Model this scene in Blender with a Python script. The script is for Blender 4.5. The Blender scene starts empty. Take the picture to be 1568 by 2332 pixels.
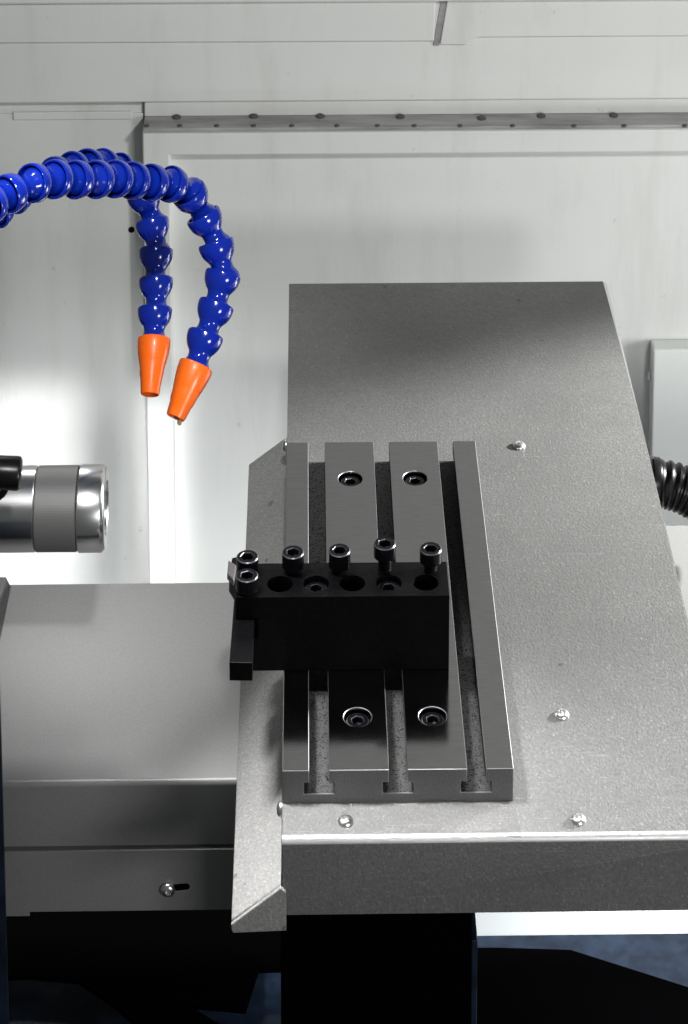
import bpy, bmesh, math, random
from mathutils import Vector, Matrix, Quaternion
R = math.radians
random.seed(7)
sc = bpy.context.scene
COL = sc.collection

# ------------------------------------------------------------------ camera
CF, CPITCH, CYAW, CYP = 5640.0, 10.0, 0.886, -1300.0
CPOS = Vector((0.019, -1.5243, 1.2098))
cd = bpy.data.cameras.new('camera')
cam = bpy.data.objects.new('camera', cd)
COL.objects.link(cam)
cam.location = CPOS
cam.rotation_euler = (R(90 - CPITCH), 0, R(-CYAW))
cd.sensor_fit = 'VERTICAL'
cd.sensor_height = 36
cd.lens = CF / 2332 * 36
cd.shift_y = -(1166 - CYP) / 2332
cd.clip_start = 0.05
cd.clip_end = 100
sc.camera = cam

# ------------------------------------------------------------------ world, exposure
w = bpy.data.worlds.new('World')
sc.world = w
w.use_nodes = True
w.node_tree.nodes['Background'].inputs[0].default_value = (0.93, 1.0, 0.98, 1)
w.node_tree.nodes['Background'].inputs[1].default_value = 0.09
sc.view_settings.view_transform = 'Standard'
sc.view_settings.look = 'None'
sc.view_settings.exposure = 0
sc.view_settings.gamma = 1
try:
    sc.cycles.use_denoising = True
    sc.cycles.max_bounces = 8
    sc.cycles.caustics_reflective = False
    sc.cycles.caustics_refractive = False
except Exception:
    pass


def aim(o, target):
    o.rotation_euler = (Vector(target) - o.location).to_track_quat('-Z', 'Y').to_euler()


def area(name, loc, target, sx, sy, power, col=(1, 1, 1), spread=180):
    l = bpy.data.lights.new(name, 'AREA')
    l.shape = 'RECTANGLE'
    l.size, l.size_y = sx, sy
    l.energy = power
    l.color = col
    l.spread = R(spread)
    o = bpy.data.objects.new(name, l)
    COL.objects.link(o)
    o.location = loc
    aim(o, target)
    return o


def spot(name, loc, target, angle, blend, power, rad=0.02, square=True, col=(1, 1, 1), roll=0.0):
    l = bpy.data.lights.new(name, 'SPOT')
    l.spot_size = R(angle)
    l.spot_blend = blend
    l.energy = power
    l.shadow_soft_size = rad
    l.use_square = square
    l.color = col
    o = bpy.data.objects.new(name, l)
    COL.objects.link(o)
    o.location = loc
    q = (Vector(target) - o.location).to_track_quat('-Z', 'Y')
    o.rotation_euler = (q @ Quaternion((0, 0, 1), R(roll))).to_euler()
    return o


# work, top and low lamps read from shadows; all other lights are added, unseen
def spot_edge(name, loc, A, B, side, angle, blend, power, rad, col=(1, 1, 1)):
    """square spot whose one cut-off edge falls along the line A-B, lighting the side towards the point `side`"""
    o = spot(name, loc, A, angle, blend, power, rad, True, col)
    P = Vector(loc)
    n = (Vector(A) - P).cross(Vector(B) - P).normalized()
    if (Vector(side) - P).dot(n) < 0:
        n = -n
    u = ((Vector(A) + Vector(B)) / 2 - P).normalized()
    h = R(angle / 2)
    ax = (u * math.cos(h) + n * math.sin(h)).normalized()
    y = (n * math.cos(h) - u * math.sin(h)).normalized()
    z = -ax
    x = y.cross(z)
    o.rotation_euler = Matrix((x, y, z)).transposed().to_euler()
    return o


spot('wall_lamp', (0.85, -0.60, 1.30), (0.27, 0.93, 0.53), 39.5, 0.22, 74, 0.10, True, (1, 1, 0.98))  # added fill for the back wall, cone kept clear of the cover
area('front_lamp', (0.8, -1.1, 0.35), (0.1, 0.1, -0.1), 0.4, 0.3, 9)  # added weak fill for the upright front faces
spot_edge('work_lamp', (1.30, 0.62, 0.45), (.31, .635, -.026), (0, .505, -.026), (.16, .1, -.026), 60, 0.15, 300, 0.05, (1, 1, 0.98))
spot('top_lamp', (-0.30, 0.11, 1.0), (0.02, -0.03, -0.03), 24, 1.0, 150, 0.10, False)
spot_edge('bed_lamp', (-0.22, 0.84, 0.48), (.0, .7, -.03), (.04, .0, -.03), (-.2, .2, -.09), 46, 0.08, 3.9, 0.06)  # added fill that brightens the bed cover and skirt
spot('hose_lamp', (0.05, -0.55, 1.25), (-0.11, 0.23, 0.24), 20, 0.5, 58, 0.04, False)  # added fill to brighten hoses and nozzles
spot('hose_lamp', (-0.05, -0.45, 1.35), (-0.10, 0.24, 0.28), 20, 0.5, 10, 0.04, False)  # second added fill on the hoses
area('patch_lamp', (-0.345, 0.55, -0.46), (-0.345, 0.93, -0.46), 0.235, 0.38, .31, (1, 1, 1), 14)  # unseen light shaped to throw the bright patch on the wall
area('strip_lamp', (-0.142, 0.55, -0.46), (-0.142, 0.93, -0.46), 0.03, 0.38, 0.058, (1, 1, 1), 14)  # unseen narrow beam added to whiten the door frame strip
area('low_lamp', (0.95, 0.55, -0.15), (0.05, 0.93, -0.35), 0.25, 0.25, 1.7, (0.99, 1, 0.99), 110)
area('sump_lamp', (0.02, 0.50, -0.50), (-0.02, 0.93, -0.40), 0.5, 0.1, .55, (0.97, 1, 1), 110)  # added fill for the lower left of the wall
area('tray_lamp', (0.62, 0.1, -0.25), (0.3, 0.3, -0.39), 0.08, 0.08, .8, (0.9, 0.95, 1), 60)  # added light aimed at the white beam
spot('chute_lamp', (0.62, 0.06, -0.22), (0.33, 0.27, -0.5), 24, 0.6, 14, 0.02, False)  # added spot to lift the right side of the tray
area('strip_light', (0.26, -0.012, 1.15), (0.26, -0.03, 0), 0.5, 0.03, 0.55, (1, 1, 1), 22)  # added long light that draws the highlight along the front bend


def at(x, y, ax, val):
    """point of the photograph (1568 x 2332 grid) on the plane axis = val"""
    p, wv = R(CPITCH), R(CYAW)
    fw = Vector((math.sin(wv) * math.cos(p), math.cos(wv) * math.cos(p), -math.sin(p)))
    r = Vector((math.cos(wv), -math.sin(wv), 0))
    u = r.cross(fw)
    d = fw + r * ((x - 784) / CF) - u * ((y - CYP) / CF)
    i = 'XYZ'.index(ax)
    return CPOS + d * ((val - CPOS[i]) / d[i])


# ------------------------------------------------------------------ materials
def mat(name, base=(.5, .5, .5), metal=0.0, rough=0.5, spec=0.5, coat=0.0):
    m = bpy.data.materials.new(name)
    m.use_nodes = True
    b = m.node_tree.nodes['Principled BSDF']
    b.inputs['Base Color'].default_value = (*base, 1)
    b.inputs['Metallic'].default_value = metal
    b.inputs['Roughness'].default_value = rough
    b.inputs['Specular IOR Level'].default_value = spec
    b.inputs['Coat Weight'].default_value = coat
    b.inputs['Coat Roughness'].default_value = 0.05
    return m


class NT:
    def __init__(s, m):
        s.t = m.node_tree
        s.b = s.t.nodes['Principled BSDF']
        s.co = s.t.nodes.new('ShaderNodeTexCoord').outputs['Object']

    def mapped(s, scale=(1, 1, 1), rot=(0, 0, 0)):
        n = s.t.nodes.new('ShaderNodeMapping')
        n.inputs['Scale'].default_value = scale
        n.inputs['Rotation'].default_value = rot
        s.t.links.new(s.co, n.inputs['Vector'])
        return n.outputs[0]

    def noise(s, scale, detail=3, rough=.5, vec=None):
        n = s.t.nodes.new('ShaderNodeTexNoise')
        n.inputs['Scale'].default_value = scale
        n.inputs['Detail'].default_value = detail
        n.inputs['Roughness'].default_value = rough
        s.t.links.new(vec or s.co, n.inputs['Vector'])
        return n.outputs['Fac']

    def voro(s, scale, vec=None, out='Color'):
        n = s.t.nodes.new('ShaderNodeTexVoronoi')
        n.inputs['Scale'].default_value = scale
        s.t.links.new(vec or s.co, n.inputs['Vector'])
        return n.outputs[out]

    def ramp(s, fac, stops):
        n = s.t.nodes.new('ShaderNodeValToRGB')
        e = n.color_ramp.elements
        while len(e) < len(stops):
            e.new(0.5)
        for el, (p, c) in zip(e, stops):
            el.position = p
            el.color = (c, c, c, 1) if isinstance(c, (int, float)) else (*c, 1)
        s.t.links.new(fac, n.inputs[0])
        return n.outputs[0]

    def mix(s, fac, a, b):
        n = s.t.nodes.new('ShaderNodeMix')
        n.data_type = 'RGBA'
        for v, i in ((fac, 0), (a, 6), (b, 7)):
            if isinstance(v, tuple):
                n.inputs[i].default_value = (*v, 1)
            elif isinstance(v, (int, float)):
                n.inputs[i].default_value = v
            else:
                s.t.links.new(v, n.inputs[i])
        return n.outputs[2]

    def math(s, op, a, b):
        n = s.t.nodes.new('ShaderNodeMath')
        n.operation = op
        for i, v in enumerate((a, b)):
            if isinstance(v, (int, float)):
                n.inputs[i].default_value = v
            else:
                s.t.links.new(v, n.inputs[i])
        return n.outputs[0]

    def set(s, name, out):
        s.t.links.new(out, s.b.inputs[name])

    def bump(s, h, strength=.3, dist=.001):
        n = s.t.nodes.new('ShaderNodeBump')
        n.inputs['Strength'].default_value = strength
        n.inputs['Distance'].default_value = dist
        s.t.links.new(h, n.inputs['Height'])
        s.t.links.new(n.outputs[0], s.b.inputs['Normal'])


def galvanised(name, base, rough, spark):
    m = mat(name, base, 0.14, rough, .45)
    n = NT(m)
    st = n.mapped((1.5, 1, 1), (0, 0, 0.6))
    fine = n.noise(330, 3, .7, st)
    big = n.noise(11, 4, .6)
    c = n.mix(n.ramp(fine, [(.32, 0), (.68, 1)]), tuple(v * .78 for v in base), tuple(v * 1.2 for v in base))
    c = n.mix(n.ramp(big, [(.3, 0), (.7, .45)]), c, tuple(v * .72 for v in base))
    fleck = n.ramp(n.noise(430, 2, .5, st), [(.60, 0), (.74, .6)])
    c = n.mix(fleck, c, tuple(min(.75, v * 1.9) for v in base))
    scr = n.ramp(n.noise(26, 3, .6, n.mapped((1, 26, 26), (0, 0, .35))), [(.64, 0), (.72, .7)])
    c = n.mix(scr, c, tuple(min(.8, v * 1.5) for v in base))
    scr2 = n.ramp(n.noise(18, 3, .6, n.mapped((30, 1, 1.5), (0, 0, .2))), [(.68, 0), (.74, .4)])
    c = n.mix(scr2, c, tuple(v * .6 for v in base))
    st2 = n.ramp(n.noise(4.5, 6, .68), [(.50, 0), (.70, .5)])
    c = n.mix(st2, c, tuple(v * .66 for v in base))
    spot_ = n.ramp(n.noise(70, 1, .4), [(.78, 0), (.80, .7)])
    c = n.mix(spot_, c, tuple(v * .35 for v in base))
    n.set('Base Color', c)
    n.set('Roughness', n.ramp(n.noise(160, 2), [(.2, rough - .12), (.8, rough + .12)]))
    sp = n.voro(400, st, 'Distance')
    n.bump(n.math('ADD', fine, n.math('MULTIPLY', sp, .6)), spark, .0007)
    return m


M = {}
M['cover'] = galvanised('galvanised_sheet', (.158, .158, .155), .40, .35)
M['skirt'] = galvanised('zinc_sheet', (.30, .297, .29), .42, .5)
# satin painted grey steel
m = M['satin'] = mat('satin_grey_steel', (.4, .4, .39), .3, .42)
n = NT(m)
n.set('Base Color', n.mix(n.noise(600, 2, .6), (.24, .24, .237), (.33, .33, .327)))
n.bump(n.noise(700, 2), .15, .0004)
# ground steel of the slotted plate
m = M['plate'] = mat('ground_steel', (.30, .30, .30), 1.0, .2)
n = NT(m)
n.set('Base Color', n.mix(n.noise(90, 4, .6), (.23, .23, .23), (.285, .285, .29)))
n.set('Roughness', n.ramp(n.noise(30, 3), [(.3, .09), (.75, .14)]))
g_ = n.noise(40, 3, .6, n.mapped((1.5, 60, 1)))
n.set('Base Color', n.mix(n.ramp(g_, [(.3, 0), (.7, 1)]), (.205, .205, .205), (.30, .30, .305)))
n.bump(g_, .04, .0002)
# rough milled floors of the slots, oil spotted
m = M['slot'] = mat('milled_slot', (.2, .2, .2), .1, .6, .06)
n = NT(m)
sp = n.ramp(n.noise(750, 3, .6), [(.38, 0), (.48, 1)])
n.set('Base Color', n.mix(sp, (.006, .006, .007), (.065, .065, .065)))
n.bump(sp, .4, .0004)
m = M['plate_end'] = mat('plate_end_steel', (.12, .12, .12), .7, .5)
n = NT(m)
n.set('Base Color', n.mix(n.ramp(n.noise(900, 3), [(.25, 0), (.6, 1)]), (.10, .10, .10), (.17, .17, .17)))
# blackened steel
m = M['black'] = mat('blackened_steel', (.003, .003, .004), 0, .42, .09)
n = NT(m)
n.set('Base Color', n.mix(n.ramp(n.noise(500, 3, .7), [(.52, 0), (.72, 1)]), (.0012, .0012, .0016), (.006, .0063, .0075)))
n.bump(n.noise(500, 2), .12, .0003)
M['black_screw'] = mat('black_oxide_screw', (.003, .003, .004), 0, .24, .16)
m = M['burnished'] = mat('burnished_bend', (.42, .42, .415), .6, .42)
n = NT(m)
n.set('Roughness', n.ramp(n.noise(60, 4, .6), [(.3, .34), (.75, .52)]))
n.bump(n.noise(330, 2), .12, .0004)
M['grime'] = mat('grimy_bolt', (.09, .09, .09), 0, .6, .2)
M['worn'] = mat('worn_steel_edge', (.34, .34, .345), .8, .4)  # brighter steel on the plate's bevels
M['worn_dark'] = mat('worn_black_edge', (.10, .10, .11), .7, .3)
M['worn_screw'] = mat('worn_screw_rim', (.14, .14, .155), .8, .3)  # lighter rim puts the screw heads' highlight into the colour
M['soot'] = mat('dark_hole', (.002, .002, .002), 0, .8, .1)  # near-black that paints the shade inside holes
M['bright'] = mat('bright_steel', (.8, .8, .79), 1, .3)
m = M['chrome'] = mat('polished_steel', (.72, .72, .72), 1, .1)
n = NT(m)
n.set('Roughness', n.ramp(n.noise(40, 3, .6, n.mapped((.2, 2, 2))), [(.3, .17), (.8, .30)]))
m = M['knurl'] = mat('knurled_steel', (.17, .168, .166), .5, .5)
M['insert'] = mat('carbide', (.13, .125, .125), .6, .45)
m = M['blue'] = mat('blue_plastic', (.004, .022, .38), 0, .14, .5, .3)
n = NT(m)
n.set('Roughness', n.ramp(n.noise(90, 4, .65), [(.35, .07), (.7, .2)]))
n.set('Base Color', n.mix(n.ramp(n.noise(45, 4, .6), [(.4, 0), (.75, 1)]), (.003, .019, .34), (.005, .022, .24)))
m = M['orange'] = mat('orange_plastic', (1.0, .155, .008), 0, .3, .5, .1)
n = NT(m)
n.set('Roughness', n.ramp(n.noise(90, 4, .65), [(.35, .22), (.7, .45)]))
m = M['rubber'] = mat('black_plastic', (.003, .003, .0035), 0, .3, .28)
# white cabinet paint, faintly soiled
def paint(name, base, rough=.38, soil=.25):
    m = mat(name, base, 0, rough, .4)
    n = NT(m)
    f = n.ramp(n.noise(5, 6, .62), [(.35, 0), (.75, soil)])
    c = n.mix(f, base, tuple(v * .74 for v in base))
    run = n.ramp(n.noise(9, 5, .7, n.mapped((2.2, 1, .35))), [(.52, 0), (.78, 1)])
    c = n.mix(n.math('MULTIPLY', run, soil), c, (.36, .34, .30))
    sp = n.ramp(n.noise(55, 3, .6), [(.70, 0), (.80, .8)])
    c = n.mix(n.math('MULTIPLY', sp, soil * 1.6), c, (.16, .15, .14))
    n.set('Roughness', n.ramp(n.noise(12, 4), [(.3, rough - .08), (.7, rough + .14)]))
    n.set('Base Color', c)
    n.bump(n.noise(350, 2), .05, .0005)
    return m
M['white'] = paint('white_cabinet_paint', (.712, .72, .70))
M['lid'] = paint('pale_lid_paint', (.78, .80, .78), .35, .1)
m = M['ledge'] = mat('oily_ledge', (.4, .4, .4), 0, .5)
n = NT(m)
f = n.ramp(n.noise(14, 5, .65, n.mapped((.6, 3, 3))), [(.35, 0), (.7, 1)])
n.set('Base Color', n.mix(f, (.40, .40, .395), (.17, .17, .17)))
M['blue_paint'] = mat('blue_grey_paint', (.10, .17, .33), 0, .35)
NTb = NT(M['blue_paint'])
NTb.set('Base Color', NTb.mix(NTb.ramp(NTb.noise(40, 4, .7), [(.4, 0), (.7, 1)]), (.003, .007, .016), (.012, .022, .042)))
M['pit'] = mat('oily_black_casting', (.001, .001, .0011), 0, .7, .0)  # black of the casting; on the sheets over the tray it stands for shade


# ------------------------------------------------------------------ helpers
def link(name, bm, material, parent=None, smooth=False, bevel=0, seg=2):
    me = bpy.data.meshes.new(name)
    bmesh.ops.recalc_face_normals(bm, faces=bm.faces)
    bm.to_mesh(me)
    bm.free()
    mats = material if isinstance(material, (list, tuple)) else [material]
    for mm in mats:
        me.materials.append(mm)
    o = bpy.data.objects.new(name, me)
    COL.objects.link(o)
    if parent:
        o.parent = parent
    if smooth:
        for p in me.polygons:
            p.use_smooth = True
        try:
            me.set_sharp_from_angle(angle=R(38))
        except Exception:
            pass
    if bevel:
        md = o.modifiers.new('edge', 'BEVEL')
        md.width = bevel
        md.segments = seg
        md.limit_method = 'ANGLE'
        md.angle_limit = R(35)
        md.harden_normals = False
    return o


def thing(name, label, cat, loc=(0, 0, 0), group=None):
    o = bpy.data.objects.new(name, None)
    o.empty_display_size = .02
    COL.objects.link(o)
    o.location = loc
    return tag(o, label, cat, group)


def tag(o, label, cat, group=None):
    o['label'] = label
    o['category'] = cat
    if group:
        o['group'] = group
    return o


def struct(o):
    o['kind'] = 'structure'
    return o


def box(bm, x0, x1, y0, y1, z0, z1):
    v = [bm.verts.new((x, y, z)) for z in (z0, z1) for x, y in ((x0, y0), (x1, y0), (x1, y1), (x0, y1))]
    for f in ((0, 3, 2, 1), (4, 5, 6, 7), (0, 1, 5, 4), (1, 2, 6, 5), (2, 3, 7, 6), (3, 0, 4, 7)):
        bm.faces.new([v[i] for i in f])
    return bm


def boxm(*a):
    return box(bmesh.new(), *a)


def prism(poly, axis, a, b):
    """extrude a 2-D polygon along an axis: 'Y' polygon is (x,z); 'X' polygon is (y,z); 'Z' polygon is (x,y)"""
    bm = bmesh.new()
    def P(p, t):
        return {'Y': (p[0], t, p[1]), 'X': (t, p[0], p[1]), 'Z': (p[0], p[1], t)}[axis]
    A = [bm.verts.new(P(p, a)) for p in poly]
    B = [bm.verts.new(P(p, b)) for p in poly]
    bm.faces.new(A)
    bm.faces.new(B[::-1])
    for i in range(len(poly)):
        j = (i + 1) % len(poly)
        bm.faces.new((A[j], A[i], B[i], B[j]))
    return bm


def lathe(profile, n=40, close=False, mtx=None):
    """profile (r, z) around z"""
    bm = bmesh.new()
    rings = []
    for r, z in profile:
        if r < 1e-7:
            rings.append([bm.verts.new((0, 0, z))])
        else:
            rings.append([bm.verts.new((r * math.cos(2 * math.pi * i / n), r * math.sin(2 * math.pi * i / n), z)) for i in range(n)])
    prs = list(zip(rings, rings[1:]))
    if close:
        prs.append((rings[-1], rings[0]))
    for a, b in prs:
        for i in range(n):
            j = (i + 1) % n
            if len(a) == 1 and len(b) == 1:
                continue
            if len(a) == 1:
                bm.faces.new((a[0], b[i], b[j]))
            elif len(b) == 1:
                bm.faces.new((a[i], a[j], b[0]))
            else:
                bm.faces.new((a[i], a[j], b[j], b[i]))
    if mtx:
        bmesh.ops.transform(bm, matrix=mtx, verts=bm.verts)
    return bm


def hexscrew(outer, hexr, hexdepth, n=48, rot=0.0):
    """outer profile (r,z) from the bottom axis up to the rim of the flat top; a hexagonal socket is sunk in the top"""
    bm = bmesh.new()
    rings = []
    for r, z in outer:
        if r < 1e-7:
            rings.append([bm.verts.new((0, 0, z))])
        else:
            rings.append([bm.verts.new((r * math.cos(2 * math.pi * i / n), r * math.sin(2 * math.pi * i / n), z)) for i in range(n)])
    zt = outer[-1][1]
    def hx(scale, z):
        out = []
        for i in range(n):
            a = 2 * math.pi * i / n
            k = (a - rot) % (math.pi / 3) - math.pi / 6
            rr = hexr * scale * math.cos(math.pi / 6) / math.cos(k)
            out.append(bm.verts.new((rr * math.cos(a), rr * math.sin(a), z)))
        return out
    rings.append(hx(1.10, zt))
    rings.append(hx(1.0, zt - hexr * .12))
    rings.append(hx(1.0, zt - hexdepth))
    rings.append([bm.verts.new((0, 0, zt - hexdepth - hexr * .25))])
    pale_edge = (len(outer) - 2, len(outer))
    for q, (a, b) in enumerate(zip(rings, rings[1:])):
        for i in range(n):
            j = (i + 1) % n
            if len(a) == 1:
                f = bm.faces.new((a[0], b[j], b[i]))
            elif len(b) == 1:
                f = bm.faces.new((a[i], a[j], b[0]))
            else:
                f = bm.faces.new((a[i], a[j], b[j], b[i]))
            if q in pale_edge:
                f.material_index = 1
    return bm


def cut(obj, cutters):
    for c in cutters:
        md = obj.modifiers.new('hole', 'BOOLEAN')
        md.operation = 'DIFFERENCE'
        md.solver = 'EXACT'
        md.object = c
    dg = bpy.context.evaluated_depsgraph_get()
    me = bpy.data.meshes.new_from_object(obj.evaluated_get(dg))
    obj.modifiers.clear()
    old = obj.data
    obj.data = me
    bpy.data.meshes.remove(old)
    for c in cutters:
        d = c.data
        bpy.data.objects.remove(c)
        bpy.data.meshes.remove(d)


def cyl(x, y, r, z0, z1, n=48):
    return link('hole', lathe([(0, z0), (r, z0), (r, z1), (0, z1)], n, mtx=Matrix.Translation((x, y, 0))), M['soot'])


def add_bevel(o, wdt, seg=2, pale_edge=None):
    md = o.modifiers.new('edge', 'BEVEL')
    md.width = wdt
    md.segments = seg
    md.limit_method = 'ANGLE'
    md.angle_limit = R(35)
    if pale_edge:
        o.data.materials.append(pale_edge)
        md.material = len(o.data.materials) - 1


# ------------------------------------------------------------------ cabinet: back wall and its sheet-metal work
YW = 0.93
struct(link('wall', boxm(-1.4, 1.6, YW, YW + .01, -1.2, 1.5), M['white']))
struct(link('floor', boxm(-1.4, 1.6, -.6, YW, -.72, -.70), M['pit']))

# fascia: upper lip, two lapped strips and the main panel
zlip = at(784, 11, 'Y', .905).z
zs1 = at(784, 92, 'Y', .915).z
zf = at(784, 230, 'Y', .92).z
fas = thing('fascia_panel', 'pale painted fascia with lapped upper sheets above the dark ledge', 'cabinet panel', (0.1, .92, zf))
def under(o, parent):
    o.parent = parent
    o.matrix_parent_inverse = parent.matrix_world.inverted()
    return o
def child(name, bm, material, parent, **k):
    bmesh.ops.translate(bm, verts=bm.verts, vec=-Vector(parent.location))
    return link(name, bm, material, parent, **k)
child('panel', boxm(-.9, 1.2, .92, YW - .001, zf, .6), M['white'], fas, bevel=.0015)
xa = at(990, 60, 'Y', .912).x
xb = at(1020, 60, 'Y', .912).x
pl = [(-.9, zs1), (at(990, 105, 'Y', .912).x, zs1 - .002), (at(1018, 22, 'Y', .912).x - .012, zlip), (-.9, zlip)]
child('lap_sheet', prism(pl, 'Y', .9165, .9195), M['white'], fas, bevel=.001)
z2 = at(1200, 88, 'Y', .912).z
pr = [(at(1003, 106, 'Y', .912).x, at(1003, 106, 'Y', .912).z), (at(1062, 106, 'Y', .912).x, at(1060, 106, 'Y', .912).z),
      (at(1090, 88, 'Y', .912).x, z2), (1.2, z2), (1.2, zlip), (at(1020, 22, 'Y', .912).x, zlip)]
child('lap_sheet', prism(pr, 'Y', .9165, .9195), M['white'], fas, bevel=.001)
child('upper_lip', boxm(-.9, 1.2, .911, .9195, zlip, zlip + .10), M['white'], fas, bevel=.002)
child('seam_gap', prism([(at(987, 110, 'Y', .9194).x, zs1 - .008), (at(1000, 108, 'Y', .9194).x, zs1 - .008),
                         (at(1022, 22, 'Y', .9194).x, zlip), (at(1006, 22, 'Y', .9194).x, zlip)], 'Y', .9185, .9198), M['ledge'], fas)

# ledge with its grimy bolts
xl = at(326, 260, 'Y', .90).x
zl = at(784, 290, 'Y', .895).z
led = thing('ledge', 'narrow oily grey ledge with dark bolt heads under the fascia', 'ledge', (.1, .9, zl))
child('shelf', boxm(xl, 1.2, .895, YW - .0005, zl - .004, zl), M['ledge'], led, bevel=.001)
child('upstand', boxm(xl, 1.2, .9235, .9275, zl, zf - .0004), M['white'], led, bevel=.001)
bolt_me = None
def dup(o, parent, loc, rot=None, name=None):
    c = o.copy()
    COL.objects.link(c)
    c.parent = parent
    c.location = loc
    if rot is not None:
        c.rotation_euler = rot
    return c
b0 = None
for x, y in ((403, 268), (578, 266), (730, 266), (912, 267), (1097, 270), (1233, 265), (1398, 264)):
    p = at(x, y, 'Z', zl) - Vector(led.location)
    if b0 is None:
        b0 = link('bolt', lathe([(.0048, 0), (.0046, .0015), (.003, .0026), (0, .003)], 20), M['grime'], led, smooth=True)
        b0.location = p
    else:
        dup(b0, led, p)
s0 = None
for x in (335, 410, 494, 578, 665, 768, 860, 944, 1048, 1168, 1308, 1422, 1560):
    p = at(x, 287, 'Z', zl) - Vector(led.location)
    if s0 is None:
        s0 = link('rivet', lathe([(.0028, 0), (.0026, .0012), (0, .002)], 14), M['grime'], led, smooth=True)
        s0.location = p
    else:
        dup(s0, led, p)

# door frame with recessed panel below the ledge
fx0 = at(329, 600, 'Y', .90).x
fx1 = at(391, 600, 'Y', .90).x
fz0 = at(784, 352, 'Y', .90).z
fr = thing('door_frame', 'raised white sheet-metal door frame around the recessed rear panel', 'door frame', (.1, .9, fz0))
bm = prism([(fx0, -.69), (fx1, -.69), (fx1, fz0), (1.2, fz0), (1.2, zl - .0045), (fx0, zl - .0045)], 'Y', .90, YW - .001)
child('frame', bm, M['white'], fr, bevel=.002, seg=3)
child('panel', boxm(fx1 - .002, 1.2, .915, YW - .0015, -.69, fz0 + .002), M['white'], fr)

# left column sheet with a lip and a small hole
cx0 = at(22, 700, 'Y', .918).x
cx1 = fx0 - .0006
cz = at(150, 268, 'Y', .918).z
col = thing('column_panel', 'narrow white cabinet panel with one small black hole behind the hoses', 'cabinet panel', (cx0, .92, 0))
child('sheet', boxm(-.9, cx1, .9272, YW - .001, -.69, cz), M['white'], col, bevel=.002)
child('lip', boxm(cx0 + .008, cx1 - .012, .9255, .9271, cz - .006, cz + .0025), M['white'], col, bevel=.001)
hp = at(300, 523, 'Y', .9272)
child('hole', lathe([(.0033, -.0006), (.0033, .0008), (0, .0008)], 24, mtx=Matrix.Translation(hp) @ Matrix.Rotation(R(90), 4, 'X')), M['soot'], col)

# cover plate on the right
a, b = at(1488, 797, 'Y', .893), at(1488, 1230, 'Y', .893)
cp = thing('cover_plate', 'pale rectangular cover box screwed to the rear panel, right of the slide', 'cover box', (a.x, .9, b.z))
child('lid', boxm(a.x, a.x + .16, .893, .9145, b.z, a.z), M['lid'], cp, bevel=.0025, seg=3)
h0 = None
for yy in (855, 1105):
    q = at(1481, yy, 'Y', .905)
    child('hinge', lathe([(0, -.004), (.0022, -.004), (.0022, .004), (0, .004)], 14, mtx=Matrix.Translation((a.x - .0012, .905, q.z))), M['white'], cp, smooth=True)

# ------------------------------------------------------------------ right-hand way cover behind the slide
rz = -.125
ry = at(1540, 1195, 'Z', rz).y
o = link('way_cover', boxm(.312, .9, -.02, ry, rz - .012, rz), M['satin'], bevel=.002)
tag(o, 'flat galvanised way cover low behind the right side of the slide', 'way cover')

# ------------------------------------------------------------------ slide cover (galvanised)
ZS = -.0256
XR = .3105
cov = thing('slide_cover', 'large galvanised sheet-metal cover under the slotted plate, bent down at front', 'machine cover', (0, -.0337, -.083))
prof = [(-.0337, -.0838)]
rb = .0050
for i in range(9):
    t = R(180 - 90 * i / 8)
    prof.append((-.0337 + rb + rb * math.cos(t), ZS - rb + rb * math.sin(t)))
prof += [(.438, ZS), (.7095, ZS - .0045), (.7120, ZS - .008), (.7120, -.0838)]
bm = prism(prof, 'X', 0, XR)
bm.edges.ensure_lookup_table()
ed = [e for e in bm.edges if all(abs(v.co.x - XR) < 1e-6 for v in e.verts) and max(v.co.z for v in e.verts) > -.08
      and (abs(e.verts[0].co.z - e.verts[1].co.z) < .02)]
bmesh.ops.bevel(bm, geom=ed, offset=.004, segments=4, affect='EDGES', profile=.5)
# clip the lower front left corner of the apron
cs = child('sheet', bm, [M['cover'], M['burnished'], M['bright']], cov, smooth=True)
for p in cs.data.polygons:
    nx, ny, nz = p.normal
    if nx > .15 and nz > .1:
        p.material_index = 2
    elif ny < -.15 and nz > .15:
        p.material_index = 1
btn = [(0, -.001), (.0052, -.001), (.0056, .0002), (.0054, .0010), (.0047, .0021), (.0036, .0029), (.0027, .0033)]
sc0 = None
for x, y in ((1183, 1013), (1280, 1625), (1317, 1864), (787, 1868)):
    p = at(x, y, 'Z', ZS + .0015) - Vector(cov.location)
    p.z -= .0012
    if sc0 is None:
        sc0 = link('button_screw', hexscrew(btn, .0022, .0022, 48, .3), M['bright'], cov, smooth=True)
        sc0.location = p
    else:
        dup(sc0, cov, p, (0, 0, random.uniform(0, 1)))
for (y, z) in ((.0045, -.0335), (.4424, -.0335)):
    dup(sc0, cov, Vector((-.0008, y, z)) - Vector(cov.location), (0, R(-90), 0))

# ------------------------------------------------------------------ side skirt
sk = thing('side_skirt', 'sloping zinc side skirt along the left edge of the slide cover', 'machine cover', (-.02, -.0337, -.094))
poly = [(-.0008, -.0600), (-.0008, -.0935), (-.0342, -.0935), (-.0350, -.0870), (-.0335, -.0858)]
ye = .498
bm = prism(poly, 'Y', -.0337, ye)
child('slope', bm, M['skirt'], sk, bevel=.0012, seg=3)
bm = prism([(-.0010, -.0604), (.0026, -.0640), (.0027, -.0935), (-.0335, -.0948), (-.0346, -.0930), (-.0350, -.0882)], 'Y', -.0368, -.0339)
child('end_flange', bm, M['skirt'], sk, bevel=.0006)

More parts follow.
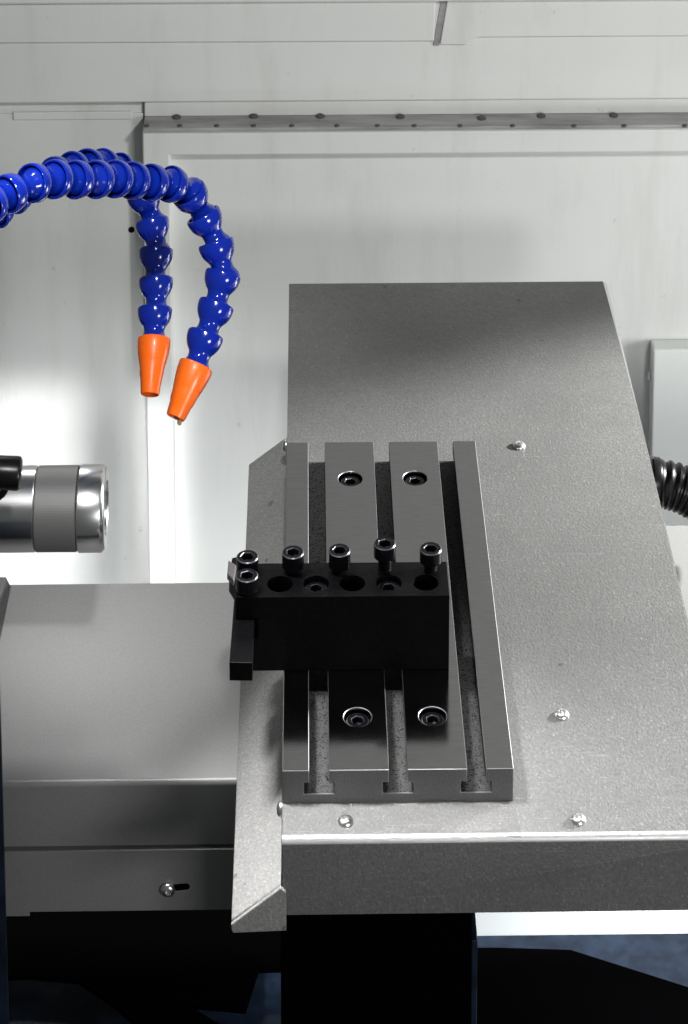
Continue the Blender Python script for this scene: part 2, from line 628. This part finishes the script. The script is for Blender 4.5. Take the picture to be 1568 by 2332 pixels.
# ------------------------------------------------------------------ slotted plate
W, L, T = .16, .3935, .0255
x = 0.0
stops = []
xs = [.0184, .0323, .0736, .0866, .1277, .1408]
poly = [(0, 0)]
for i in range(0, 6, 2):
    a, b = xs[i], xs[i + 1]
    c = (a + b) / 2
    hw = .0107
    poly += [(a, 0), (a, -.0098), (c - hw, -.0098), (c - hw, -.0182), (c + hw, -.0182), (c + hw, -.0098), (b, -.0098), (b, 0)]
poly += [(W, 0), (W, -T), (0, -T)]
plate = thing('slotted_plate', 'ground steel mounting plate with three T-slots on the slide cover', 'mounting plate', (W / 2, 0, -T))
bm = prism(poly, 'Y', 0, L)
po = link('plate', bm, [M['plate'], M['slot'], M['plate_end'], M['black']])
PB = ((.0531, .3407), (.1066, .3406), (.0531, .0534), (.1066, .0535))
cut(po, [cyl(px, py, .0100, -.0125, .01) for px, py in PB])
for p in po.data.polygons:
    c, nn = p.center, p.normal
    ins = any(xs[i] - .012 < c.x < xs[i + 1] + .012 for i in (0, 2, 4)) and c.z < -.0005
    inhole = any((c.x - px) ** 2 + (c.y - py) ** 2 < .0106 ** 2 for px, py in PB) and abs(c.y) > .01
    if inhole and c.z < -.0005:
        p.material_index = 0
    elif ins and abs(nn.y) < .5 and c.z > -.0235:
        p.material_index = 1 if nn.z > .5 else 3  # black side walls put shade into the slots
    elif abs(nn.y) > .9:
        p.material_index = 2
    else:
        p.material_index = 0
po.parent = plate
po.location = -Vector(plate.location)
add_bevel(po, .0004, 1, M['worn'])
capb = [(0, -.011), (.0080, -.011), (.0080, -.0022), (.0074, -.0016)]
q0 = None
for px, py in PB:
    loc = Vector((px, py, -.0008)) - Vector(plate.location)
    if q0 is None:
        q0 = link('cap_bolt', hexscrew(capb, .0046, .005, 48, .2), [M['black_screw'], M['worn_screw']], plate, smooth=True)
        q0.location = loc
    else:
        dup(q0, plate, loc, (0, 0, random.uniform(0, 1)))

# ------------------------------------------------------------------ tool block
BX0, BX1, BY0, BY1, BZ = -.0347, .1210, .1035, .1429, .0598
blk = thing('tool_block', 'black steel tool holder block standing across the slotted plate', 'tool holder', (.043, .123, .0003))
bb = link('block', boxm(BX0, BX1, BY0, BY1, .0003, BZ), M['black'])
HX = (-.0026, .0240, .0506, .0774, .1044)
HY = .1186
slot = link('hole', boxm(-.06, -.0182, .05, .2, .0265, .0428), M['black'])
cutters = [slot]
for i, hx in enumerate(HX):
    cutters.append(cyl(hx, HY, .0094, BZ - (.030 if i in (0, 2, 4) else .0125), BZ + .01))
cut(bb, cutters)
bb.parent = blk
bb.location = -Vector(blk.location)
add_bevel(bb, .0007, 1, M['worn_dark'])
def mscrew(name, x, y, ztop, hh, r, parent, seed):
    zb = ztop - hh
    prof = [(0, zb - .022), (.0049, zb - .022)]
    zz = zb - .022
    while zz < zb - .0012:
        prof += [(.0049, zz + .0003), (.0043, zz + .00075), (.0049, zz + .0012)]
        zz += .0013
    prof += [(.0046, zb), (r - .0009, zb), (r, zb + .0009), (r, ztop - .0007), (r - .0007, ztop)]
    o = link(name, hexscrew([(a, b - ztop) for a, b in prof], .0049, .0055, 48, seed), [M['black_screw'], M['worn_screw']], parent, smooth=True)
    o.location = Vector((x, y, ztop)) - Vector(parent.location)
    return o
RY = .1342
for i, (sx, sy, zt, hh) in enumerate(((-.0267, RY, .0719, .0115), (.0070, RY, .0752, .0125), (.0413, RY, .0764, .0135), (.0748, RY, .0816, .0112),
                                      (.1088, RY, .0770, .0108), (-.0265, .1115, .0725, .0122))):
    mscrew('clamp_screw', sx, sy, zt, hh, .00815, blk, .5 * i)
for i in (1, 3):
    o = link('mounting_bolt', hexscrew(capb, .0046, .005, 48, .4 * i), [M['black_screw'], M['worn_screw']], blk, smooth=True)
    o.location = Vector((HX[i], HY, BZ - .0018)) - Vector(blk.location)

# cutting tool in the block's left slot
tl = thing('turning_tool', 'black square-shank turning tool clamped in the left end of the block', 'cutting tool', (-.029, .1, .0285))
pts = [(-.0380, .0566), (-.0217, .0560), (-.0192, .1700), (-.0300, .1790), (-.0395, .1760), (-.0413, .1560), (-.0362, .1430)]
child('shank', prism(pts, 'Z', .0275, .0420), M['black'], tl, bevel=.0005)
child('insert', prism([(-.0424, .1500), (-.0372, .1420), (-.0358, .1600), (-.0420, .1660)], 'Z', .0415, .0472), M['insert'], tl, bevel=.0008)

# ------------------------------------------------------------------ left bed covers
bed = thing('bed_cover', 'satin grey two-step bed cover left of the slide', 'bed cover', (-.12, .104, -.143))
zb = -.0935
by = at(8, 1783, 'Z', zb).y
bz2 = at(8, 1928, 'Y', by).z
bz3 = at(8, 2078, 'Y', by + .003).z
brear = at(300, 1329, 'Z', zb).y
bxl = -.30
prof = [(by, bz2)]
rb = .004
for i in range(7):
    t = R(180 - 90 * i / 6)
    prof.append((by + rb + rb * math.cos(t), zb - rb + rb * math.sin(t)))
prof += [(brear, zb), (brear, zb - .02), (by + .03, bz2)]
child('upper_cover', prism(prof, 'X', bxl, .02), M['satin'], bed, smooth=True)
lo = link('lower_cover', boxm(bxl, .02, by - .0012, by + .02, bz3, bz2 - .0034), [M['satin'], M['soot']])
sp1 = at(384, 2014, 'Y', by + .003)
sp2 = at(425, 2010, 'Y', by + .003)
rr = .0052
slotp = [(sp1.x + rr * .5 * math.cos(t), sp1.z + rr * .5 * math.sin(t)) for t in [R(90 + 180 * i / 8) for i in range(9)]] + \
        [(sp2.x + rr * .5 * math.cos(t), sp2.z + rr * .5 * math.sin(t)) for t in [R(-90 + 180 * i / 8) for i in range(9)]]
nb = link('hole', prism(slotp, 'Y', by - .01, by + .012), M['soot'])
n0 = at(70, 2070, 'Y', by + .003)
n1 = link('hole', boxm(n0.x, .03, by - .01, by + .03, bz3 - .01, bz3 + .0035), M['soot'])
cut(lo, [nb, n1])
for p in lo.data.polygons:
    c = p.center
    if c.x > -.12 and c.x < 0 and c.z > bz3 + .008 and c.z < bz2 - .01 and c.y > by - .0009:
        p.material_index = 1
lo.parent = bed
lo.location = -Vector(bed.location)
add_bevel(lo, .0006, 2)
o = link('button_screw', hexscrew(btn, .0022, .0022, 48, .3), M['bright'], bed, smooth=True)
o.location = Vector((sp1.x, by - .0024, sp1.z)) - Vector(bed.location)
o.rotation_euler = (R(90), 0, 0)

# guard bracket at the far left
g = [at(-60, 1300, 'Z', zb + .004), at(24, 1308, 'Z', zb + .004)]
gp = [at(26, 1338, 'Z', zb), at(-1, 1470, 'Z', zb), at(-80, 1470, 'Z', zb), at(-80, 1338, 'Z', zb)]
gb = bmesh.new()
topv = [gb.verts.new((p.x - d, p.y, zb + .010)) for p, d in zip(gp, (.004, .012, .0, .0))]
botv = [gb.verts.new((p.x, p.y, zb + .0006)) for p in gp]
gb.faces.new(topv)
gb.faces.new(botv[::-1])
for i in range(4):
    j = (i + 1) % 4
    gb.faces.new((topv[j], topv[i], botv[i], botv[j]))
gd = link('guard_bracket', gb, M['plate_end'], bevel=.0008)
tag(gd, 'small dark grey metal bracket on the left end of the bed cover', 'bracket')
# blue machine side panel at the left border
e0 = at(9, 1900, 'Y', .07)
o = link('machine_guard', boxm(e0.x - .15, e0.x, .07, .0735, -.69, at(5, 1466, 'Y', .07).z), M['blue_paint'], bevel=.001)
tag(o, 'blue grey machine side panel seen as a strip at the left edge', 'machine panel')

# ------------------------------------------------------------------ saddle and things under the slide
s0x, s1x = at(640, 2200, 'Y', .0).x, at(1085, 2200, 'Y', .0).x
sad = thing('saddle_casting', 'black machine saddle column under the slide cover', 'machine casting', ((s0x + s1x) / 2, .05, -.4))
child('column', boxm(s0x, s1x - .0035, .0, .12, -.6, -.0845), M['pit'], sad, bevel=.001)
child('edge_trim', boxm(s1x - .0034, s1x + .001, .0015, .12, -.6, at(1085, 2145, 'Y', .0).z), M['blue_paint'], sad, bevel=.001)
# white ledge beam
wz1, wz0 = at(1300, 2080, 'Y', .3).z, at(1300, 2131, 'Y', .3).z
o = link('white_beam', boxm(.155, .7, .30, .36, wz0, wz1 + .02), M['lid'], bevel=.0015)
tag(o, 'bright white beam under the right side of the slide cover', 'beam')
# chip tray, blue painted; black sheets over it stand in for shadow
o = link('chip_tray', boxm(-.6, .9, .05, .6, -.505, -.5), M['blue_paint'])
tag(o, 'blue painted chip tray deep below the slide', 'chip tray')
zc = -.47
c = [at(1140, 2158, 'Z', zc), at(1300, 2163, 'Z', zc), at(1600, 2258, 'Z', zc), at(1600, 2420, 'Z', zc), at(1070, 2420, 'Z', zc), at(1070, 2158, 'Z', zc)]
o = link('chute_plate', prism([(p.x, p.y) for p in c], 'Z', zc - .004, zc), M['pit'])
tag(o, 'black angled chute plate over the blue tray, right of the saddle', 'chute plate', 'black chute plates')
c = [at(-60, 2020, 'Z', zc), at(700, 2020, 'Z', zc), at(700, 2205, 'Z', zc), at(590, 2207, 'Z', zc), at(560, 2300, 'Z', zc), at(430, 2288, 'Z', zc), at(520, 2345, 'Z', zc), at(330, 2350, 'Z', zc), at(265, 2290, 'Z', zc), at(180, 2232, 'Z', zc), at(70, 2222, 'Z', zc), at(-60, 2228, 'Z', zc)]
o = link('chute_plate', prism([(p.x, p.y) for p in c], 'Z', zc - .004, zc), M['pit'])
tag(o, 'black chute plate with a notched edge, below the bed cover', 'chute plate', 'black chute plates')

# ------------------------------------------------------------------ collet chuck
cy, cz_ = .2409, .0415
rc = .0314
ck = thing('collet_chuck', 'polished steel collet chuck with a knurled ring pointing right', 'chuck', (-.19, cy, cz_))
RX = Matrix.Rotation(R(90), 4, 'Y')
def xl_(name, prof, m_, smooth=True, n=96):
    return link(name, lathe(prof, n, mtx=RX), m_, ck, smooth=smooth)
X0 = -.19
xl_('sleeve', [(0, -.30), (rc, -.30), (rc, -.1948 - X0), (rc - .0009, -.1940 - X0), (rc - .0012, -.1936 - X0), (0, -.1936 - X0)], M['chrome'])
bm = lathe([(0, -.1936 - X0), (rc - .0006, -.1936 - X0), (rc - .0001, -.1930 - X0), (rc - .0001, -.1622 - X0), (rc - .0007, -.1616 - X0), (0, -.1616 - X0)], 360)
for v in bm.verts:
    if abs(v.co.z - (-.1930 - X0)) < .0001 or abs(v.co.z - (-.1622 - X0)) < .0001:
        a_ = math.atan2(v.co.y, v.co.x)
        k = round(a_ / (2 * math.pi) * 360)
        s = 1 - (.0018 if k % 2 else 0)
        v.co.x *= s
        v.co.y *= s
bmesh.ops.transform(bm, matrix=RX, verts=bm.verts)
link('knurled_ring', bm, M['knurl'], ck)
xe = -.1397 - X0
nose = [(rc - .0020, -.1616 - X0), (rc - .0002, -.1608 - X0), (rc + .0006, -.1600 - X0), (rc + .0006, xe - .0034), (rc - .0001, xe - .0022), (rc - .0021, xe - .0003), (rc - .0028, xe),
        (rc - .0105, xe), (rc - .0115, xe - .0008), (rc - .0120, xe - .0050), (rc - .0160, xe - .012), (rc - .016, xe - .045), (0, xe - .045)]
xl_('nose', nose, M['chrome'])

# black clamp handle in front of the chuck
kp = at(22, 1077, 'Y', .16)
kn = thing('clamp_handle', 'black plastic clamp handle end above the chuck at the left edge', 'handle', kp)
kr = .0118
o = link('grip', lathe([(0, -.06), (kr * .92, -.06), (kr * .98, -.012), (kr * .96, -.0115), (kr, -.011), (kr * 1.02, .0062), (kr * .97, .0078), (kr * .85, .0086), (0, .0088)], 40, mtx=Matrix.Rotation(R(4), 4, 'Y') @ RX), M['rubber'], kn, smooth=True)
o = link('ring', lathe([(.006, -.004), (.0105, -.004), (.0112, -.002), (.0112, .002), (.0105, .004), (.006, .004)], 32, close=True, mtx=Matrix.Translation((-.012, .004, -.0125)) @ Matrix.Rotation(R(70), 4, 'X')), M['rubber'], kn, smooth=True)

# ------------------------------------------------------------------ coolant hoses
SP, SR = .0238, .0142
segp = [(.30, .70), (.20, .80), (.05, .86), (.0, .875), (-.03, .90), (-.03, .95), (0, .99), (.05, 1.0), (.18, .985), (.30, .945), (.42, .86), (.53, .74), (.60, .65), (.66, .605), (.74, .59), (.82, .60),
        (.89, .645), (.97, .72), (1.06, .79), (1.16, .825), (1.26, .80), (1.34, .70), (1.34, .5)]
seg_me = None
def catmull(P, per=24):
    out = []
    Q = [P[0] * 2 - P[1]] + P + [P[-1] * 2 - P[-2]]
    for i in range(1, len(Q) - 2):
        p0, p1, p2, p3 = Q[i - 1:i + 3]
        for k in range(per):
            t = k / per
            out.append(.5 * ((2 * p1) + (p2 - p0) * t + (2 * p0 - 5 * p1 + 4 * p2 - p3) * t * t + (3 * p1 - p0 - 3 * p2 + p3) * t ** 3))
    out.append(P[-1])
    return out
def walk(path, step):
    """points at equal chord spacing, counted back from the END of the path"""
    pts = path[::-1]
    res = [pts[0]]
    i = 0
    cur = pts[0]
    while i < len(pts) - 1:
        if (pts[i + 1] - cur).length >= step:
            a, b = pts[i], pts[i + 1]
            lo_, hi_ = 0., 1.
            for _ in range(30):
                mid = (lo_ + hi_) / 2
                if (a.lerp(b, mid) - cur).length < step:
                    lo_ = mid
                else:
                    hi_ = mid
            cur = a.lerp(b, hi_)
            res.append(cur)
            pts[i] = cur
        else:
            i += 1
    return res[::-1]
def hose(label, px, nozzle_tip, seed):
    global seg_me
    rnd = random.Random(seed)
    P = [at(x, y, 'Y', Y) for x, y, Y in px]
    nodes = walk(catmull(P), SP)
    root = thing('coolant_hose', label, 'coolant hose', nodes[0], 'blue coolant hoses')
    for a, b in zip(nodes, nodes[1:]):
        if seg_me is None:
            o = link('segment', lathe([(r * SR, z * SP) for z, r in segp], 40), M['blue'], root, smooth=True)
            seg_me = o
        else:
            o = seg_me.copy()
            COL.objects.link(o)
            o.parent = root
        d = (b - a).normalized()
        d = (d + Vector((rnd.uniform(-1, 1), rnd.uniform(-1, 1), rnd.uniform(-1, 1))) * .05).normalized()
        o.rotation_mode = 'QUATERNION'
        o.rotation_quaternion = d.to_track_quat('Z', 'Y')
        o.location = a - Vector(root.location)
    e = nodes[-1]
    tip = at(*nozzle_tip[:2], 'Y', nozzle_tip[2])
    ln = (tip - e).length
    k = SR * .95
    npf = [(.80 * k, .010), (.86 * k, .001), (.88 * k, -.0002), (.97 * k, 0), (1.0 * k, .0012), (.985 * k, .006), (.93 * k, .012), (.84 * k, .0175), (.755 * k, .023), (.70 * k, .029),
           (.64 * k, ln * .75), (.565 * k, ln - .0015), (.53 * k, ln), (.46 * k, ln), (.42 * k, ln - .002), (.42 * k, ln - .02), (0, ln - .02)]
    o = link('nozzle', lathe(npf, 40), M['orange'], root, smooth=True)
    o.rotation_mode = 'QUATERNION'
    o.rotation_quaternion = (tip - e).to_track_quat('Z', 'Y')
    o.location = e - Vector(root.location)
    return root, o, tip
front = [(-75, 488, .10), (-30, 468, .115), (0, 452, .13), (40, 430, .145), (89, 412, .16), (135, 408, .178), (189, 410, .197), (239, 408, .216), (279, 408, .234), (315, 413, .25),
         (361, 417, .268), (400, 420, .282), (432, 440, .29), (458, 482, .293), (482, 530, .29), (503, 585, .283), (509, 630, .275), (499, 678, .265), (480, 730, .254), (460, 790, .240), (448, 832, .231)]
hr, hn, htip = hose('blue segmented coolant hose in front, its orange nozzle tilted with a hanging drop', front, (400, 951, .205), 3)
back = [(-75, 520, .21), (-35, 505, .23), (0, 470, .25), (45, 440, .27), (95, 412, .29), (140, 392, .31), (185, 381, .335), (228, 377, .36), (268, 385, .38), (302, 408, .395),
        (328, 445, .405), (343, 492, .40), (354, 545, .39), (357, 605, .375), (354, 665, .36), (353, 725, .345), (352, 772, .334)]
hb, hbn, btip = hose('blue segmented coolant hose behind, its orange nozzle hanging straight down', back, (342, 899, .302), 5)
# drop of coolant on the tilted nozzle
m = M['drop'] = mat('coolant_drop', (1, .55, .25), 0, .05)
m.node_tree.nodes['Principled BSDF'].inputs['Transmission Weight'].default_value = .7
dp = at(409, 957, 'Y', .205)
d = link('coolant_drop', lathe([(0, .004), (.0012, .002), (.0017, -.0005), (.0018, -.0022), (.0013, -.0036), (0, -.0042)], 16), m, smooth=True)
d.location = dp
tag(d, 'tiny orange-tinted drop of coolant hanging under the tilted nozzle', 'drop')

# ------------------------------------------------------------------ black corrugated conduit at the right
cpts = [Vector((.296, .405, -.0455)), at(1484, 1101, 'Y', .405), at(1520, 1104, 'Y', .404), at(1550, 1113, 'Y', .403), at(1585, 1130, 'Y', .401), at(1625, 1158, 'Y', .398), at(1680, 1215, 'Y', .395)]
path = walk(catmull(cpts), .0014)
bm = bmesh.new()
prev = None
NC = 32
up = Vector((0, -.3, 1)).normalized()
for i, p in enumerate(path):
    t = (path[min(i + 1, len(path) - 1)] - path[max(i - 1, 0)]).normalized()
    s = t.cross(up).normalized()
    u2 = s.cross(t)
    rad = .0190 + .0013 * math.sin(2 * math.pi * i * .0014 / .0057)
    ring = [bm.verts.new(p + (s * math.cos(2 * math.pi * k / NC) + u2 * math.sin(2 * math.pi * k / NC)) * rad) for k in range(NC)]
    if prev:
        for k in range(NC):
            bm.faces.new((prev[k], prev[(k + 1) % NC], ring[(k + 1) % NC], ring[k]))
    prev = ring
cnd = thing('conduit_hose', 'black corrugated conduit curving out from the right side of the slide cover', 'conduit', path[0])
child('corrugated_tube', bm, M['rubber'], cnd, smooth=True)
ax = (path[14] - path[8]).normalized()
fm = Matrix.Translation(Vector((.3135, .405, -.0465))) @ ax.to_track_quat('Z', 'Y').to_matrix().to_4x4()
child('fitting', lathe([(.012, -.0018), (.0198, -.0018), (.0198, .0035), (.0190, .005), (.012, .005)], 40, mtx=fm), M['rubber'], cnd, smooth=True)
